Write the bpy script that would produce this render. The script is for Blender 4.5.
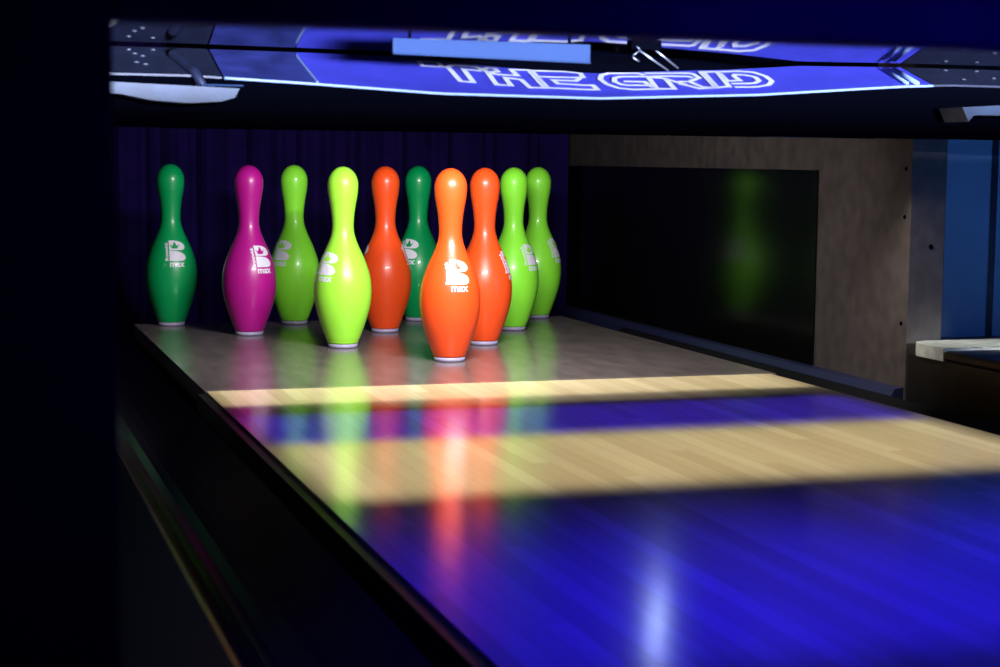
import bpy, bmesh, math, random
from mathutils import Vector, Matrix
random.seed(7)
C = bpy.context.scene.collection
for o in list(bpy.data.objects): bpy.data.objects.remove(o)
PI = math.pi
LOGO = [(1, [(-0.2433, -0.6698), (-0.2129, -0.6738), (-0.2136, -0.6994), (-0.2443, -0.6977)]), (1, [(-0.1948, -0.6872), (-0.2041, -0.6983), (-0.206, -0.7757), (-0.1865, -0.7788), (-0.1817, -0.7077), (-0.159, -0.7138), (-0.1506, -0.7051), (-0.1569, -0.6909)]), (1, [(-0.1495, -0.7066), (-0.1384, -0.6942), (-0.1282, -0.6985), (-0.1277, -0.715), (-0.1449, -0.7208)]), (1, [(-0.1471, -0.7227), (-0.1528, -0.7872), (-0.1302, -0.789), (-0.1266, -0.7474), (-0.1034, -0.7555), (-0.1028, -0.7975), (-0.0785, -0.7965), (-0.0728, -0.7003), (-0.1019, -0.7009), (-0.102, -0.7338), (-0.1313, -0.7318)]), (1, [(-0.0688, -0.7031), (-0.0112, -0.7017), (0.0096, -0.711), (0.0067, -0.7327), (-0.0711, -0.7363)]), (0, [(-0.0715, -0.7377), (-0.0739, -0.7959), (0.0059, -0.7987), (0.0065, -0.776), (-0.0488, -0.7712), (-0.0499, -0.7521), (-0.0138, -0.7533), (0.0001, -0.7369)]), (0, [(0.1126, -0.727), (0.1049, -0.7165), (0.0566, -0.7136), (0.0413, -0.7227), (0.0307, -0.744), (0.0312, -0.771), (0.0426, -0.793), (0.0623, -0.8017), (0.102, -0.8023)]), (0, [(0.116, -0.7355), (0.0695, -0.7327), (0.0557, -0.7401), (0.0493, -0.7587), (0.0545, -0.7752), (0.0644, -0.7796), (0.097, -0.7817), (0.1001, -0.7926)]), (0, [(0.0646, -0.7581), (0.0978, -0.7635), (0.1003, -0.7942)]), (0, [(0.1167, -0.7172), (0.1914, -0.7205), (0.1969, -0.7251), (0.1988, -0.7468), (0.1722, -0.7663), (0.1823, -0.7967), (0.2047, -0.8012)]), (0, [(0.1498, -0.7768), (0.1582, -0.7833), (0.1735, -0.8038), (0.2047, -0.8012)]), (1, [(0.1145, -0.7371), (0.1032, -0.8013), (0.1317, -0.8032), (0.1395, -0.7481)]), (0, [(0.116, -0.7355), (0.1506, -0.7349), (0.1831, -0.7397), (0.1877, -0.7461)]), (0, [(0.1391, -0.7491), (0.1524, -0.7708), (0.1619, -0.7822)]), (0, [(0.1548, -0.7652), (0.1713, -0.7663)]), (1, [(0.2146, -0.7156), (0.2435, -0.716), (0.2275, -0.7968), (0.2028, -0.8011)]), (0, [(0.2184, -0.7202), (0.2052, -0.8)]), (0, [(0.2438, -0.7154), (0.2804, -0.7165), (0.303, -0.7266), (0.3131, -0.7502), (0.3113, -0.7776), (0.2964, -0.7961), (0.2739, -0.8029), (0.2353, -0.8003)]), (0, [(0.2443, -0.7248), (0.2382, -0.7675), (0.261, -0.7659), (0.2609, -0.7414), (0.2663, -0.7341), (0.2816, -0.7386), (0.2941, -0.7531), (0.2908, -0.7728), (0.2774, -0.7838), (0.2381, -0.782)])]
# ------------------------------------------------------------------ camera
CP = (-0.934917, -3.259004, 0.399678); YAW, PIT, ROLL = 0.3099, -0.1020, 0.0101656
fw = Vector((math.sin(YAW)*math.cos(PIT), math.cos(YAW)*math.cos(PIT), math.sin(PIT)))
r0 = Vector((math.cos(YAW), -math.sin(YAW), 0)); u0 = r0.cross(fw)
rr = r0*math.cos(ROLL) + u0*math.sin(ROLL); uu = -r0*math.sin(ROLL) + u0*math.cos(ROLL)
cam_d = bpy.data.cameras.new('camera'); cam = bpy.data.objects.new('camera', cam_d); C.objects.link(cam)
cam.matrix_world = Matrix(((rr.x, uu.x, -fw.x, CP[0]), (rr.y, uu.y, -fw.y, CP[1]), (rr.z, uu.z, -fw.z, CP[2]), (0, 0, 0, 1)))
cam_d.sensor_width = 36; cam_d.lens = 36*1701.7/1000; cam_d.clip_start = 0.05; cam_d.clip_end = 50
cam_d.dof.use_dof = True; cam_d.dof.focus_distance = 3.35; cam_d.dof.aperture_fstop = 8
bpy.context.scene.camera = cam
vs = bpy.context.scene.view_settings
vs.view_transform = 'Standard'; vs.look = 'None'; vs.gamma = 1; vs.exposure = 0; vs.use_curve_mapping = False
# ------------------------------------------------------------------ world: a dark room with faint ultraviolet-blue spill
w = bpy.data.worlds.new('dark_hall'); bpy.context.scene.world = w; w.use_nodes = True
bg = w.node_tree.nodes['Background']; bg.inputs[0].default_value = (0.10, 0.07, 1.0, 1); bg.inputs[1].default_value = 0.014
# ------------------------------------------------------------------ lights
def area(name, loc, target, sx, sy, power, col, spread=180):
    d = bpy.data.lights.new(name, 'AREA'); d.shape = 'RECTANGLE'; d.size = sx; d.size_y = sy
    d.energy = power; d.color = col; d.spread = math.radians(spread)
    o = bpy.data.objects.new(name, d); C.objects.link(o); o.location = loc
    v = (Vector(target) - Vector(loc)).normalized()
    x = Vector((1, 0, 0)); x = (x - v*x.dot(v)).normalized(); z = -v; y = z.cross(x)
    m = Matrix((x, y, z)).transposed().to_4x4(); m.translation = Vector(loc); o.matrix_world = m
    return o
WARM = (1, .93, .74); BLUE = (.012, .005, 1)
area('pin_lamp_light', (-.05, -.545, .553), (0, .40, .10), .34, .016, 9.8, (1, .95, .97), 150)
area('deck_front_light', (0, -.447, .505), (0, -.447, 0), 1.06, .20, .72, WARM, 7)  # added narrow beam, unseen, brightens the first pale band
area('lane_band_light', (0, -2.636, 1.4), (0, -1.135, 0), 1.03, .27, 1.6, WARM, 3)  # added beam from out of view that makes the second pale band
area('lane_blue_light', (0, -2.80, 1.9), (0, -2.44, 0), 1.10, 1.66, 12, BLUE, 18)
area('gap_blue_light', (0, -2.727, 1.30), (0, -.80, 0), 1.03, .15, 1.05, (.03, .005, 1), 1.5)  # added thin blue beam, unseen, fills only the gap between the bands
area('added_sign_light', (-.15, -1.9, .509), (-.15, -.7, .56), 2.4, .02, 6.4, (.62, .70, 1), 13)  # unseen strip added to light the sign, no fitting on the header
area('added_panel_light', (.42, -.60, .50), (.757, -.33, .20), .10, .05, 1.3, (1, .93, .85), 80)  # added unseen light that brightens the front of the side panel
area('added_cover_light', (1.5, -1.7, .38), (1.0, -.4, .33), .3, .08, .5, (.09, .32, 1), 50)  # added from out of view to tint the right cover panels blue
area('added_ledge_light', (1.5, -1.35, .40), (.84, -.53, .03), .08, .08, .1, (.95, 1, .95), 12)  # added from out of view to brighten the ledge end
# ------------------------------------------------------------------ materials
def mat(name, col, rough=.5, metal=0., noise=0., nscale=20., coat=0., spec=.5, emit=None, es=0., bump=0., col2=None, stretch=(1, 1, 1)):
    m = bpy.data.materials.new(name); m.use_nodes = True; nt = m.node_tree
    b = nt.nodes['Principled BSDF']
    b.inputs['Base Color'].default_value = (*col, 1); b.inputs['Roughness'].default_value = rough
    b.inputs['Metallic'].default_value = metal; b.inputs['Coat Weight'].default_value = coat; b.inputs['Coat Roughness'].default_value = .08
    b.inputs['Specular IOR Level'].default_value = spec
    if emit: b.inputs['Emission Color'].default_value = (*emit, 1); b.inputs['Emission Strength'].default_value = es
    if noise or bump:
        tc = nt.nodes.new('ShaderNodeTexCoord'); mp = nt.nodes.new('ShaderNodeMapping'); mp.inputs['Scale'].default_value = stretch
        n = nt.nodes.new('ShaderNodeTexNoise'); n.inputs['Scale'].default_value = nscale; n.inputs['Detail'].default_value = 6
        nt.links.new(tc.outputs['Object'], mp.inputs[0]); nt.links.new(mp.outputs[0], n.inputs['Vector'])
        if noise:
            r = nt.nodes.new('ShaderNodeValToRGB'); c2 = col2 or tuple(c*(1-noise) for c in col)
            r.color_ramp.elements[0].position = .35; r.color_ramp.elements[1].position = .68
            r.color_ramp.elements[0].color = (*c2, 1); r.color_ramp.elements[1].color = (*col, 1)
            nt.links.new(n.outputs['Fac'], r.inputs[0]); nt.links.new(r.outputs[0], b.inputs['Base Color'])
        if bump:
            bp = nt.nodes.new('ShaderNodeBump'); bp.inputs['Strength'].default_value = bump; bp.inputs['Distance'].default_value = .002
            nt.links.new(n.outputs['Fac'], bp.inputs['Height']); nt.links.new(bp.outputs[0], b.inputs['Normal'])
    return m
def lane_material():
    m = bpy.data.materials.new('lane_maple_boards'); m.use_nodes = True; nt = m.node_tree; N = nt.nodes; L = nt.links
    b = N['Principled BSDF']; b.inputs['Roughness'].default_value = .17
    tc = N.new('ShaderNodeTexCoord'); sp = N.new('ShaderNodeSeparateXYZ'); L.new(tc.outputs['Object'], sp.inputs[0])
    def M(op, a, c=None):
        n = N.new('ShaderNodeMath'); n.operation = op
        for i, v in enumerate((a, c)):
            if v is None: continue
            if isinstance(v, (int, float)): n.inputs[i].default_value = v
            else: L.new(v, n.inputs[i])
        return n.outputs[0]
    bx = M('MULTIPLY', sp.outputs['X'], 37.0); idx = M('FLOOR', bx); fr = M('FRACT', bx)
    wn = N.new('ShaderNodeTexWhiteNoise'); wn.noise_dimensions = '2D'
    ylen = M('FLOOR', M('ADD', M('MULTIPLY', sp.outputs['Y'], .9), M('MULTIPLY', idx, .37)))
    cb = N.new('ShaderNodeCombineXYZ'); L.new(idx, cb.inputs[0]); L.new(ylen, cb.inputs[1]); L.new(cb.outputs[0], wn.inputs['Vector'])
    mp = N.new('ShaderNodeMapping'); mp.inputs['Scale'].default_value = (60, 3, 1); L.new(tc.outputs['Object'], mp.inputs[0])
    ns = N.new('ShaderNodeTexNoise'); ns.inputs['Scale'].default_value = 1.6; ns.inputs['Detail'].default_value = 5; L.new(mp.outputs[0], ns.inputs['Vector'])
    f = M('ADD', M('MULTIPLY', wn.outputs['Value'], .6), M('MULTIPLY', ns.outputs['Fac'], .4))
    rp = N.new('ShaderNodeValToRGB'); rp.color_ramp.elements[0].color = (.56, .46, .27, 1); rp.color_ramp.elements[1].color = (.70, .60, .38, 1)
    rp.color_ramp.elements[0].position = .2; rp.color_ramp.elements[1].position = .8; L.new(f, rp.inputs[0])
    seam = M('GREATER_THAN', M('ABSOLUTE', M('SUBTRACT', fr, .5)), .47)
    mx = N.new('ShaderNodeMixRGB'); L.new(M('MULTIPLY', seam, .22), mx.inputs[0]); L.new(rp.outputs[0], mx.inputs[1]); mx.inputs[2].default_value = (.2, .12, .05, 1)
    L.new(mx.outputs[0], b.inputs['Base Color'])
    return m
M_ = dict(
 lane=lane_material(),
 deck=mat('grey_pin_deck_board', (.20, .17, .155), .2, noise=.3, nscale=30, stretch=(1, .3, 1)),
 black=mat('black_painted_metal', (.0008, .001, .0025), .8, spec=.0),
 edge=mat('black_lane_edge', (.006, .006, .007), .4),
 gutter=mat('dark_gutter_plastic', (.010, .010, .011), .32, spec=.35),
 cap=mat('dark_capping', (.014, .012, .010), .4, noise=.5, nscale=9),
 cap_lit=mat('pale_lit_cap', (.55, .58, .52), .5, noise=.35, nscale=40),  # paler material standing in for light on the right cap
 ply=mat('worn_brown_plywood', (.065, .052, .048), .7, noise=.42, nscale=34, stretch=(1, 1, .8), bump=.15),
 inset=mat('gloss_black_panel', (.003, .003, .003), .16),
 mould=mat('blue_black_moulding', (.02, .025, .07), .4),
 curtain=mat('dark_navy_cloth', (.012, .005, .07), .95, noise=.3, nscale=12, spec=.05),
 header=mat('navy_black_frame', (.04, .026, .075), .8, spec=.1, noise=.3, nscale=8),
 sign=mat('blue_sign_panel', (.08, .085, .70), .35, noise=.22, nscale=16),
 signdull=mat('dull_blue_sheet', (.05, .065, .30), .35, noise=.5, nscale=22),
 ink=mat('white_lettering', (.92, .92, .95), .4),
 mirror=mat('gloss_black_canopy', (.004, .004, .01), .03, spec=.9),
 plate=mat('pale_blue_plate', (.026, .046, .108), .8, spec=0., noise=.06, nscale=10),
 trim=mat('pale_trim', (.26, .36, .55), .4),
 slab=mat('pale_blue_grey_slab', (.034, .060, .11), .5, noise=.4, nscale=30),
 steel=mat('scuffed_steel', (.35, .38, .45), .35, metal=.8),
 darkmetal=mat('dark_blue_metal', (.015, .02, .05), .5, noise=.4, nscale=30),
 wallblue=mat('blue_teal_panel', (.05, .12, .24), .5, noise=.25, nscale=6),
 rim=mat('lavender_pin_base', (.45, .42, .62), .4),
 pinlogo=mat('white_pin_print', (.85, .85, .95), .4),
 glow=mat('lamp_glow', (1, 1, 1), .5, emit=(.45, .6, 1), es=26),
 green=mat('green_pin_gloss', (.0, .38, .10), .36, coat=.25),
 magenta=mat('magenta_pin_gloss', (.50, .008, .28), .36, coat=.25),
 orange=mat('orange_pin_gloss', (1.0, .09, .012), .36, coat=.25),
 yellow=mat('yellow_green_pin_gloss', (.40, 1.0, .06), .36, coat=.25),
 lime=mat('lime_pin_gloss', (.30, 1.0, .05), .36, coat=.25),
)
# ------------------------------------------------------------------ helpers
def obj(name, bm, m, parent=None, smooth=False, label=None):
    bmesh.ops.recalc_face_normals(bm, faces=bm.faces[:])
    me = bpy.data.meshes.new(name); bm.to_mesh(me); bm.free()
    me.materials.append(M_[m] if isinstance(m, str) else m)
    if smooth:
        for p in me.polygons: p.use_smooth = True
    o = bpy.data.objects.new(name, me); C.objects.link(o)
    if parent:
        o.parent = parent; o.matrix_parent_inverse = Matrix.Translation(-parent.location) if parent.type == 'EMPTY' else Matrix()
    if label: o['label'] = label
    return o
def thing(name, label, cat, loc=(0, 0, 0), group=None):
    o = bpy.data.objects.new(name, None); C.objects.link(o); o.location = loc; o.empty_display_size = .05
    o['label'] = label; o['category'] = cat
    if group: o['group'] = group
    return o
def tag(o, label, cat, group=None):
    o['label'] = label; o['category'] = cat
    if group: o['group'] = group
    return o
def box(bm, a, b, bev=0.):
    vs_ = [bm.verts.new((x, y, z)) for x in (a[0], b[0]) for y in (a[1], b[1]) for z in (a[2], b[2])]
    F = [(0, 1, 3, 2), (4, 6, 7, 5), (0, 4, 5, 1), (2, 3, 7, 6), (0, 2, 6, 4), (1, 5, 7, 3)]
    fs = [bm.faces.new([vs_[i] for i in f]) for f in F]
    if bev:
        es = list({e for f in fs for e in f.edges}); bmesh.ops.bevel(bm, geom=es, offset=bev, segments=2, affect='EDGES', profile=.5)
    return bm
def bxo(name, a, b, m, parent=None, bev=.0, label=None): return obj(name, box(bmesh.new(), a, b, bev), m, parent, label=label)
def extr(bm, prof, axis, a, b):
    def P(p, t): return {0: (t, p[0], p[1]), 1: (p[0], t, p[1]), 2: (p[0], p[1], t)}[axis]
    A = [bm.verts.new(P(p, a)) for p in prof]; B = [bm.verts.new(P(p, b)) for p in prof]; n = len(prof)
    bm.faces.new(A); bm.faces.new(B[::-1])
    for i in range(n): bm.faces.new([A[i], A[(i+1) % n], B[(i+1) % n], B[i]])
    return bm
def tube(bm, pts, r, n=10):
    rings = []
    for i, p in enumerate(pts):
        p = Vector(p); d = (Vector(pts[min(i+1, len(pts)-1)]) - Vector(pts[max(i-1, 0)])).normalized()
        a = d.cross(Vector((0, 0, 1)) if abs(d.z) < .9 else Vector((1, 0, 0))).normalized(); b = d.cross(a)
        rings.append([bm.verts.new(p + a*r*math.cos(t*2*PI/n) + b*r*math.sin(t*2*PI/n)) for t in range(n)])
    for R, S in zip(rings, rings[1:]):
        for t in range(n): bm.faces.new([R[t], R[(t+1) % n], S[(t+1) % n], S[t]])
    bm.faces.new(rings[0]); bm.faces.new(rings[-1][::-1]); return bm
def lathe(bm, prof, n=48):
    rings = [[bm.verts.new((r*math.cos(t*2*PI/n), r*math.sin(t*2*PI/n), z)) for t in range(n)] if r > 1e-6 else [bm.verts.new((0, 0, z))] for r, z in prof]
    for R, S in zip(rings, rings[1:]):
        for t in range(n):
            u = (t+1) % n
            if len(R) == 1 and len(S) == 1: continue
            if len(S) == 1: bm.faces.new([R[t], R[u], S[0]])
            elif len(R) == 1: bm.faces.new([R[0], S[u], S[t]])
            else: bm.faces.new([R[t], R[u], S[u], S[t]])
    return bm
def interp(x, xs, ys):
    if x <= xs[0]: return ys[0]
    for a, b, p, q in zip(xs, xs[1:], ys, ys[1:]):
        if x <= b: return p + (q-p)*(x-a)/(b-a)
    return ys[-1]
# ------------------------------------------------------------------ setting
bxo('floor', (-1.6, -4.2, -.30), (2.4, 2.0, -.22), 'black')['kind'] = 'structure'
bxo('wall_back', (-1.6, 1.62, -.22), (2.4, 1.7, 1.6), 'black')['kind'] = 'structure'
bxo('wall_right', (2.3, -4.2, -.22), (2.4, 1.62, 1.6), 'black')['kind'] = 'structure'
# lane and pin deck
lane = thing('bowling_lane', 'long maple bowling lane of narrow boards lit blue with two pale bands', 'lane', (0, -2.2, -.22))
bxo('lane_bed', (-.533, -4.1, -.22), (.533, -.361, -.026), 'edge', lane)
bxo('lane_surface', (-.533, -4.1, -.0255), (.533, -.361, 0), 'lane', lane)
for s in (-1, 1):
    bxo('edge_strip', (s*.533 if s > 0 else -.548, -4.1, -.06), (.548 if s > 0 else -.533, -.361, -.004), 'edge', lane, label='black edge strip')
deck = thing('pin_deck', 'matte grey-brown deck board the ten pins stand on', 'pin deck', (0, .26, -.22))
bxo('deck_board', (-.535, -.36, -.03), (.545, .85, 0), 'deck', deck)
bxo('deck_base', (-.535, -.36, -.22), (.545, .85, -.031), 'edge', deck)
# gutters, capping
for s, lab in ((-1, 'dark empty gutter channel left of the lane'), (1, 'dark gutter channel right of the lane below the brown side panel')):
    bm = bmesh.new(); n = 12; x0, x1 = .55, .728; pr = []
    for i in range(n+1):
        t = i/n; pr.append((s*(x0+(x1-x0)*t), -.035-.065*math.sin(PI*t)))
    for i in range(n, -1, -1):
        t = i/n; pr.append((s*(x0+(x1-x0)*t), -.045-.065*math.sin(PI*t)))
    extr(bm, pr, 1, -4.1, .88); g = obj('gutter', bm, 'gutter', smooth=False); tag(g, lab, 'gutter', None)
d = thing('division_cap', 'black division between lanes with capping left of the left gutter', 'divider', (-.95, -2.2, -.22))
bxo('side_board', (-1.12, -4.1, -.22), (-.757, -.48, .02), 'edge', d)
bxo('cap_board', (-1.14, -4.1, .0205), (-.752, -.48, .05), 'cap', d, .006)
d = thing('division_cap', 'capping ledge with a pale end coloured as lit, in front of the brown side panel', 'divider', (.95, -1.5, -.22))
bxo('side_board', (.757, -4.1, -.22), (1.12, -.48, .046), 'edge', d)
bxo('cap_board', (.75, -4.1, .0465), (1.14, -.61, .066), 'cap', d, .006)
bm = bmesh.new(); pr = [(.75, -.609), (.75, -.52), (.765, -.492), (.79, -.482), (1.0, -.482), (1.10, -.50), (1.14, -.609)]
extr(bm, pr, 2, .0465, .070); obj('cap_end', bm, 'cap_lit', d, label='pale end with its light put into the colour')  # lit stretch of the cap, its brightness put into a paler colour
# kickbacks
def kickback(s, label):
    k = thing('kickback_panel', label, 'side panel', (s*.79, .4, -.22))
    X = lambda a, b: (min(s*a, s*b), max(s*a, s*b))
    x0, x1 = X(.757, .833); bxo('side_panel', (x0, -.47, -.22), (x1, 1.40, .62), 'ply', k, .002)
    x0, x1 = X(.752, .7565); bxo('black_inset', (x0, -.115, -.02), (x1, 1.38, .384), 'inset', k, label='gloss black inset board')
    x0, x1 = X(.735, .7568)
    bm = bmesh.new(); pr = [(s*.7568, -.075), (s*.731, -.075), (s*.731, -.035), (s*.738, -.022), (s*.752, -.02), (s*.7568, -.02)]
    extr(bm, pr, 1, -.468, 1.38); obj('base_moulding', bm, 'mould', k, label='blue black base moulding')
    return k
k = kickback(1, 'worn brown plywood side panel with black inset right of the pins')
def screw(parent, loc, r=.004, m='steel', ax='x'):
    bm = bmesh.new(); lathe(bm, [(0, 0), (r, 0), (r, .001), (r*.6, .0025), (0, .0025)], 12)
    R = Matrix.Rotation(-PI/2, 4, 'Y') if ax == 'x' else (Matrix.Rotation(PI/2, 4, 'X') if ax == 'y' else Matrix())
    bmesh.ops.transform(bm, matrix=Matrix.Translation(loc) @ R, verts=bm.verts[:]); return obj('screw', bm, m, parent)
for z in (.245, ): screw(k, (.803, -.4702, z), .0045, 'black', 'y')
for z in (.30, .10, .39): screw(k, (.7568, -.452, z), .004, 'black', 'x')
kickback(-1, 'side panel left of the pins behind the dark post')
# neighbouring partition panels right of the kickback
nb = thing('machine_side_cover', 'blue teal metal cover panels behind the far right ledge', 'cover panel', (1.1, -.3, -.22))
bm = bmesh.new(); extr(bm, [(.836, -.40), (.90, -.40), (.905, -.385), (.985, -.385), (.99, -.40), (1.4, -.40), (1.4, -.34), (.836, -.34)], 2, .055, .62); obj('folded_sheet', bm, 'wallblue', nb)
bxo('sill', (.836, -.46, .0505), (1.4, -.401, .066), 'edge', nb)
screw(nb, (.850, -.4002, .322), .007, 'steel', 'y')
bxo('lower_box', (1.145, -.47, -.22), (1.4, -.34, .05), 'edge', nb)
# curtain behind the pit
bm = bmesh.new(); n = 120; A = []; B = []
for i in range(n+1):
    x = -.73+1.46*i/n; y = 1.34+.018*math.sin(i*.62)+.008*math.sin(i*1.7+1); A.append((x, y))
prof = A + [(x, y+.006) for x, y in A[::-1]]
extr(bm, prof, 2, -.12, .60); tag(obj('pit_curtain', bm, 'curtain', smooth=False), 'dark navy curtain hanging behind the pins', 'curtain')
# ------------------------------------------------------------------ machine hood
XS = [-.62, -.449, -.255, -.004, .262, .509, .60]; ZS = [.514, .507, .497, .495, .506, .524, .528]
def hz(x, y): return interp(x, XS, ZS) + .325*(y+.83)
BX = [-.57, -.45, -.30, -.262, -.222, -.117, .0425, .218, .36, .529, .57]; BY = [-.60, -.60, -.57, -.61, -.651, -.683, -.706, -.700, -.700, -.698, -.69]
hood = thing('machine_hood', 'blue lit pinsetter hood lettered THE GRID above the pins', 'hood', (0, -.8, .44))
bm = bmesh.new(); pr = [(-.818, .515), (-.822, .455), (-.80, .4405), (-.76, .4405), (-.76, .47), (-.79, .49)]
# front beam follows the bowed lower edge of the sheet
n = 60; rows = []
for i in range(n+1):
    x = -1.25 + 2.6*i/n; zt = (hz(x, -.83) - .004)
    rows.append([bm.verts.new((x, -.826, zt)), bm.verts.new((x, -.822, .462)), bm.verts.new((x, -.806, .4405)), bm.verts.new((x, -.75, .4405)), bm.verts.new((x, -.75, zt+.016))])
for R, S in zip(rows, rows[1:]):
    for t in range(5): bm.faces.new([R[t], S[t], S[(t+1) % 5], R[(t+1) % 5]])
bm.faces.new(rows[0]); bm.faces.new(rows[-1][::-1]); obj('front_beam', bm, 'black', hood)
def sheet(name, x0, x1, yf, yb, m, off=0., th=.003, n=40, label=None):
    bm = bmesh.new(); G = []
    for i in range(n+1):
        x = x0+(x1-x0)*i/n; yb_ = yb(x) if callable(yb) else yb; yb_ = min(yb_, -.83+(.5585-interp(x, XS, ZS))/.325); col = []
        for j in range(9):
            y = yf+(yb_-yf)*j/8; col.append((x, y, hz(x, y)+off))
        G.append(col)
    T = [[bm.verts.new(p) for p in c] for c in G]; Bt = [[bm.verts.new((p[0], p[1], p[2]-th)) for p in c] for c in G]
    for i in range(n):
        for j in range(8):
            bm.faces.new([T[i][j], T[i+1][j], T[i+1][j+1], T[i][j+1]]); bm.faces.new([Bt[i][j], Bt[i][j+1], Bt[i+1][j+1], Bt[i+1][j]])
        bm.faces.new([T[i][0], Bt[i][0], Bt[i+1][0], T[i+1][0]]); bm.faces.new([T[i][8], T[i+1][8], Bt[i+1][8], Bt[i][8]])
    for j in range(8):
        bm.faces.new([T[0][j], T[0][j+1], Bt[0][j+1], Bt[0][j]]); bm.faces.new([T[n][j], Bt[n][j], Bt[n][j+1], T[n][j+1]])
    return obj(name, bm, m, hood, label=label)
sp = sheet('sign_sheet', -.436, .57, -.832, lambda x: interp(x, BX, BY), 'sign', label='bright blue sign sheet with white outlined letters')
sheet('side_sheet', -.57, -.4375, -.832, -.60, 'signdull', label='duller blue sheet at the left end')
sheet('end_cover', -1.2, -.573, -.832, -.60, 'darkmetal', label='dark riveted end cover on the left'); sheet('end_cover', .573, 1.3, -.832, -.66, 'darkmetal', label='dark riveted end cover on the right')
def ribbon(bm, pts, closed, wd, z0=.0012, th=.0006):
    P = [Vector((a, b)) for a, b in pts]; n = len(P); Lf = []; Rt = []
    for i in range(n):
        a = P[(i-1) % n] if (closed or i > 0) else None; c = P[(i+1) % n] if (closed or i < n-1) else None
        d1 = (P[i]-a).normalized() if a is not None else None; d2 = (c-P[i]).normalized() if c is not None else None
        if d1 is None: d1 = d2
        if d2 is None: d2 = d1
        n1 = Vector((-d1.y, d1.x)); n2 = Vector((-d2.y, d2.x)); m = n1+n2
        m = m.normalized() if m.length > .2 else n1
        k = min(1/max(m.dot(n1), .45), 2.0)
        Lf.append(P[i]+m*k*wd/2); Rt.append(P[i]-m*k*wd/2)
    v = lambda q, h: bm.verts.new((q.x, q.y, hz(q.x, q.y)+h))
    a = [v(q, z0+th) for q in Lf]; b = [v(q, z0+th) for q in Rt]
    for i in range(n if closed else n-1):
        j = (i+1) % n; bm.faces.new([a[i], b[i], b[j], a[j]])
def densify(pts, closed, step=.012):
    out = []; n = len(pts)
    for i in range(n if closed else n-1):
        a = Vector(pts[i]); b = Vector(pts[(i+1) % n]); k = max(1, int((b-a).length/step))
        for j in range(k): out.append(tuple(a+(b-a)*j/k))
    if not closed: out.append(tuple(pts[-1]))
    return out
bm = bmesh.new()
for closed, pts in LOGO: ribbon(bm, densify(pts, closed), closed, .0088)
ink = obj('lettering', bm, 'ink', None); ink.parent = sp; ink['label'] = 'white outlined letters reading THE GRID'
ink.matrix_parent_inverse = Matrix.Identity(4); ink.matrix_world = sp.matrix_basis if False else Matrix.Identity(4)
# bright lip along the front edge of the sheet
bm = bmesh.new(); tube(bm, [(x, -.834, hz(x, -.834)-.001) for x in [-.57+1.14*i/60 for i in range(61)]], .0022, 8); obj('edge_trim', bm, 'trim', hood, True, label='pale edge trim')
bm = bmesh.new(); tube(bm, [(-.436-.004*t, -.83+.145*t, hz(-.436, -.83+.145*t)+.001) for t in (0, .5, .95)], .0016, 6); obj('seam_strip', bm, 'trim', hood, label='thin pale seam strip')
bm = bmesh.new()
P = [(-.632+.022*t, -.745-.095*t) for t in [i/10 for i in range(11)]]
top = [(x, y, hz(x, y)+.006) for x, y in P] + [(-.604, -.846, .50), (-.602, -.846, .475)]
for a in top: pass
tube(bm, top, .0075, 10); obj('strap', bm, 'darkmetal', hood, True, label='dark strap over the left end')
bm = bmesh.new(); a = (.545, -.752); b = (.541, -.834)
for dx, r in ((0, .0045), (-.018, .003)): tube(bm, [(a[0]+dx, a[1], hz(*a)+.003), (b[0]+dx, b[1], hz(*b)+.003)], r, 8)
obj('clamp_bar', bm, 'trim', hood, True, label='pale twin clamp bar near the right end')
for x, y in [(.643, -.752), (.7023, -.752), (.7606, -.750), (.6449, -.8041), (.709, -.793), (-.690, -.715), (-.655, -.712), (-.6837, -.735), (-.6737, -.747), (-.6857, -.780), (-.6739, -.789)]:
    bm = bmesh.new(); lathe(bm, [(0, 0), (.004, 0), (.0035, .0015), (.0015, .0025), (0, .0025)], 10); bmesh.ops.translate(bm, verts=bm.verts[:], vec=(x, y, hz(x, y)+.0003))
    obj('rivet', bm, 'steel', hood)
bm = bmesh.new(); box(bm, (-.74, -1.45, .562), (1.3, -.58, .58), .0005); tag(obj('gloss_canopy', bm, 'mirror'), 'glossy dark canopy just above the blue hood, mirroring its lettering', 'canopy')
# plate and bracket on the hood
pl = thing('light_plate', 'pale blue rectangular plate hanging just above the first letters of the hood', 'plate', (-.26, -1.1, .53))
bm = bmesh.new(); extr(bm, [(-.394, .5350), (-.123, .5300), (-.123, .5530), (-.394, .5535)], 1, -1.106, -1.10); obj('face_plate', bm, 'plate', pl)
bm = bmesh.new(); extr(bm, [(-.394, .5330), (-.123, .5280), (-.123, .5296), (-.394, .5346)], 1, -1.109, -1.098); obj('lower_rail', bm, 'plate', pl)
for x in (-.37, -.15): bxo('hanger', (x-.002, -1.0995, .54), (x+.002, -1.0975, .5618), 'black', pl)
br = thing('hinge_bracket', 'small wiry metal bracket right of the pale blue plate', 'bracket', (-.03, -1.1, .53))
for q in (((-.050, -1.10, .548), (-.002, -1.09, .522)), ((-.028, -1.10, .550), (.012, -1.09, .526))):
    bm = bmesh.new(); tube(bm, q, .0012, 8); obj('rod', bm, 'steel', br, True)
bm = bmesh.new(); box(bm, (-.066, -1.112, .548), (-.022, -1.092, .5615), .002); obj('clamp', bm, 'black', br)
bm = bmesh.new(); tube(bm, [(-.060+.005*math.sin(t*.8), -1.114, .552-.0022*t) for t in range(10)], .0009, 6); obj('coil', bm, 'steel', br, True)
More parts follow.
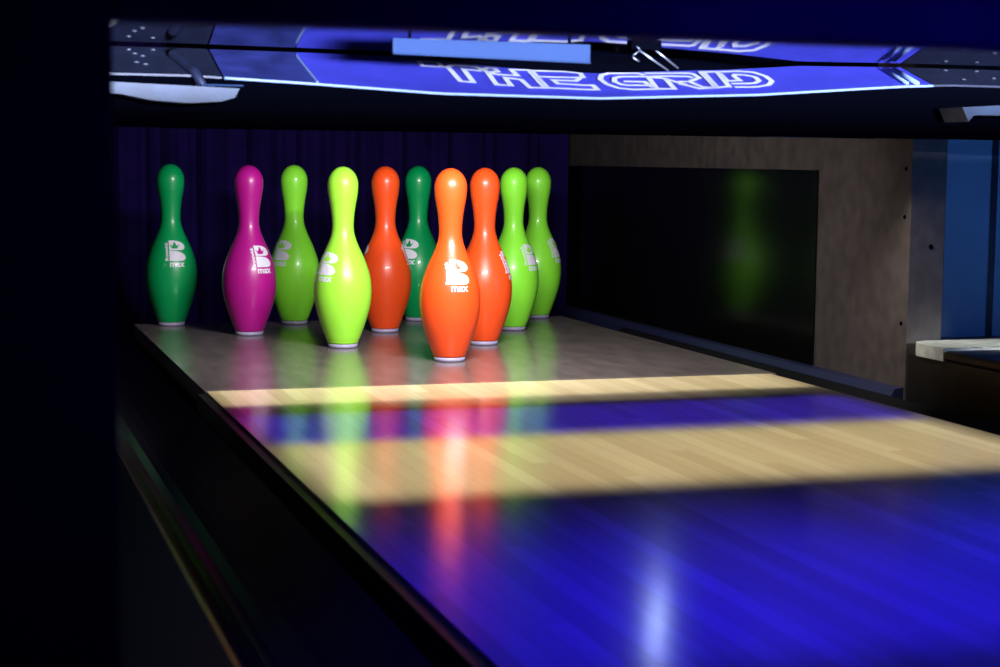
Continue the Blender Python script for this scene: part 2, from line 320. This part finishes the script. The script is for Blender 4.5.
# slabs on the beam ends
bm = bmesh.new(); pr = [(-.80, .5), (-.56, .4925), (-.5665, .480), (-.585, .4745), (-.63, .4715), (-.68, .4745), (-.72, .482), (-.80, .486)]
extr(bm, pr, 1, -.908, -.84); tag(obj('end_ledge', bm, 'slab'), 'pale curved ledge at the upper left beside the dark post', 'ledge')
bxo('ledge_bracket', (-.607, -.865, .497), (-.548, -.8275, .4995), 'plate'); tag(bpy.data.objects['ledge_bracket'], 'thin pale strip just above the upper left ledge', 'strip')
bm = bmesh.new(); pr = [(.578, .4885), (.70, .496), (.82, .50), (.82, .478), (.70, .4775), (.60, .4765), (.590, .466)]
extr(bm, pr, 1, -.908, -.84); tag(obj('end_ledge', bm, 'slab'), 'pale wedge shaped ledge at the upper right edge of view', 'ledge')
# pin lamp under the hood with an unseen shade added to cut its light off
pm = thing('pin_lamp', 'slim shaded lamp hidden under the hood in front of the pins', 'lamp', (-.05, -.55, .56))
bm = bmesh.new(); extr(bm, [(-.572, .4425), (-.569, .4425), (-.569, .575), (-.35, .575), (-.35, .578), (-.572, .578)], 0, -.62, .62); obj('added_lamp_shade', bm, 'black', pm)
# ------------------------------------------------------------------ near frame
fr = thing('viewing_frame', 'dark out-of-focus post and header framing the view at left and top', 'frame', (-1.05, -2.2, .0505))
bm = bmesh.new(); box(bm, (-1.5, -2.24, .0505), (-.846, -2.20, 1.2), .002); obj('post', bm, 'header', fr)
bm = bmesh.new(); box(bm, (-.8455, -2.24, .479), (1.2, -2.20, .68), .002); obj('header_board', bm, 'header', fr)
bm = bmesh.new(); box(bm, (-.945, -2.243, .06), (-.9405, -2.2403, 1.2)); obj('seam_strip', bm, 'mould', fr)
# small lamp under the hood whose streak shows in the lane
lp = thing('tube_lamp', 'slim blue-white tube lamp under the hood, seen only as a streak in the lane', 'lamp', (.29, -.38, .45))
obj('tube', tube(bmesh.new(), [(.312, -.38, .449), (.285, -.38, .515)], .009, 12), 'glow', lp, True)
obj('stem', tube(bmesh.new(), [(.281, -.38, .5285), (.281, -.38, .5748)], .004, 8), 'black', lp)
obj('tube_end', tube(bmesh.new(), [(.285, -.38, .5155), (.281, -.38, .528)], .012, 12), 'black', lp)
# ------------------------------------------------------------------ pins
INCH = .0254
PP = [(1.13, .36), (1.35, .62), (1.414, .75), (1.953, 2.25), (2.255, 3.375), (2.383, 4.5), (2.2815, 5.875), (1.8515, 7.25), (1.236, 8.625), (.9825, 9.375), (.8985, 10), (.935, 10.875), (1.047, 11.75), (1.203, 12.625), (1.2735, 13.5)]
def spline(P, k=6):
    out = []
    for i in range(len(P)-1):
        p0 = P[max(i-1, 0)]; p1 = P[i]; p2 = P[i+1]; p3 = P[min(i+2, len(P)-1)]
        for j in range(k):
            t = j/k
            # non-uniform in z: hermite with finite-difference slopes
            m1 = (p2[0]-p0[0])/(p2[1]-p0[1]) if i > 0 else (p2[0]-p1[0])/(p2[1]-p1[1]); m2 = (p3[0]-p1[0])/(p3[1]-p1[1]) if i < len(P)-2 else 0
            h = p2[1]-p1[1]; z = p1[1]+h*t
            r = (2*t**3-3*t**2+1)*p1[0] + (t**3-2*t**2+t)*h*m1 + (-2*t**3+3*t**2)*p2[0] + (t**3-t**2)*h*m2
            out.append((r, z))
    return out
body = spline(PP[1:], 6)
body = [(r*INCH, z*INCH) for r, z in body] + [(1.2735*math.cos(a)*INCH, (13.5+1.5*math.sin(a)**1.0*1.0)*INCH) for a in [i*PI/2/16 for i in range(16)]] + [(0, 15*INCH)]
RZ = [(r, z) for r, z in body]
def rad(z): return interp(z, [q[1] for q in RZ], [q[0] for q in RZ])
def body_bm():
    return lathe(bmesh.new(), [(0, .0085), (.030, .0085), (.0322, .009), (.0334, .013)] + RZ, 64)
def rim_bm():
    return lathe(bmesh.new(), [(0, .0), (.0285, .0), (.0305, .0015), (.0318, .0083), (0, .0083)], 64)
def leaf(x0, y0, wd, ht, n=12):        # flat left and bottom, long curve falling to a rounded tip at the lower right
    pts = [(x0, y0), (x0+wd*.72, y0)]
    for i in range(1, 6):
        t = -PI/2+PI/2*i/5; pts.append((x0+wd*(.72+.28*math.cos(t)), y0+ht*(.30+.30*math.sin(t))))
    for i in range(1, n+1):
        t = PI/2*i/n; pts.append((x0+wd*math.cos(t)**.8 if i < n else x0, y0+ht*(.30+.70*math.sin(t))))
    return pts
def wrap(bm, off):
    for v in bm.verts:
        u, h = v.co.x, v.co.y; r = rad(h)
        a = u/max(r, .02); v.co = ((r+off)*math.sin(a), -(r+off)*math.cos(a), h)
def poly_grid(bm, pts):
    f = bm.faces.new([bm.verts.new((x, y, 0)) for x, y in pts]); bmesh.ops.triangulate(bm, faces=[f])
def text_bm(txt, size, loc, rot=0, bm=None, bold=.0):
    cu = bpy.data.curves.new('t', 'FONT'); cu.body = txt; cu.size = size; cu.offset = bold; cu.resolution_u = 3
    ob = bpy.data.objects.new('t', cu); C.objects.link(ob); bpy.context.view_layer.update()
    me = bpy.data.meshes.new_from_object(ob.evaluated_get(bpy.context.evaluated_depsgraph_get()))
    me.transform(Matrix.Translation((*loc, 0)) @ Matrix.Rotation(rot, 4, 'Z'))
    bm.from_mesh(me); bpy.data.objects.remove(ob); bpy.data.curves.remove(cu); bpy.data.meshes.remove(me)
def logo_bm():
    bm = bmesh.new(); z = .162
    poly_grid(bm, leaf(-.011, z+.0182, .038, .0228)); poly_grid(bm, leaf(-.011, z-.0065, .039, .0238))
    text_bm('max', .0205, (-.0115, z-.0198), 0, bm, .0006)
    text_bm('Brunswick', .0100, (-.0140, z-.0065), PI/2, bm, .0004)
    bmesh.ops.subdivide_edges(bm, edges=[e for e in bm.edges if e.calc_length() > .004], cuts=3, use_grid_fill=False)
    bmesh.ops.triangulate(bm, faces=bm.faces[:]); wrap(bm, .0005); return bm
def crown_bm():
    bm = bmesh.new(); cx, cy = .003, .190
    pts = [(-.0045, -.004), (.0045, -.004), (.0085, .0045), (.0040, .0005), (.0030, -.0005), (0, .0095), (-.0030, -.0005), (-.0040, .0005), (-.0085, .0045)]
    poly_grid(bm, [(cx+x*1.35-.001, cy+y*1.2-.001) for x, y in pts])
    bmesh.ops.subdivide_edges(bm, edges=bm.edges[:], cuts=3, use_grid_fill=True); bmesh.ops.triangulate(bm, faces=bm.faces[:]); wrap(bm, .0009); return bm
def mesh_of(bm, name, smooth=True, recalc=True):
    if recalc: bmesh.ops.recalc_face_normals(bm, faces=bm.faces[:])
    me = bpy.data.meshes.new(name); bm.to_mesh(me); bm.free()
    for p in me.polygons: p.use_smooth = smooth
    return me
B_ME = mesh_of(body_bm(), 'body'); R_ME = mesh_of(rim_bm(), 'base_rim'); L_ME = mesh_of(logo_bm(), 'logo', False); K_ME = mesh_of(crown_bm(), 'crown', False)
R_ME.materials.append(M_['rim']); L_ME.materials.append(M_['pinlogo'])
pins = [
 (-.004, -.024, 'orange', 13, 'bright orange bowling pin standing alone at the very front of the triangle'),
 (-.158, .260, 'yellow', -47, 'bright yellow-green bowling pin in the second row, left of the front orange pin'),
 (.152, .252, 'orange', 76, 'orange bowling pin just behind and right of the front orange pin'),
 (-.308, .555, 'magenta', 30, 'magenta pink bowling pin, the only pink one'),
 (.007, .556, 'orange', 86, 'orange bowling pin between the yellow-green pin and the dark green pin'),
 (.312, .539, 'lime', 50, 'lime green bowling pin touching the right side of the orange pair in view'),
 (-.451, .810, 'green', 8, 'dark green bowling pin at the far left end of the rear row'),
 (-.161, .787, 'lime', -42, 'lime green bowling pin between the magenta pin and the yellow-green pin'),
 (.154, .814, 'green', -32, 'dark green bowling pin mostly hidden behind the front orange pin'),
 (.468, .818, 'lime', 62, 'lime green bowling pin at the far right end of the rear row')]
for x, y, colr, ang, lab in pins:
    root = thing('bowling_pin', lab, 'bowling pin', (x, y, 0.0003), 'bowling pins racked on the pin deck')
    az = math.atan2(CP[0]-x, -(CP[1]-y))       # bearing of the viewer from the pin, so the print faces as photographed
    root.rotation_euler.z = math.radians(ang) + az*-1 if False else math.radians(ang) - math.atan2(x-CP[0], y-CP[1])
    def ch(name, me, parent, m=None):
        me2 = me
        if m:
            me2 = me.copy(); me2.materials.clear(); me2.materials.append(M_[m])
        o = bpy.data.objects.new(name, me2); C.objects.link(o); o.parent = parent; return o
    ch('body', B_ME, root, colr); ch('base_rim', R_ME, root)['label'] = 'pale lavender base ring'
    for s in (0, PI):
        l = ch('logo', L_ME, root); l.rotation_euler.z = s; l['label'] = 'white crowned B max print'
        ch('crown', K_ME, l, colr)
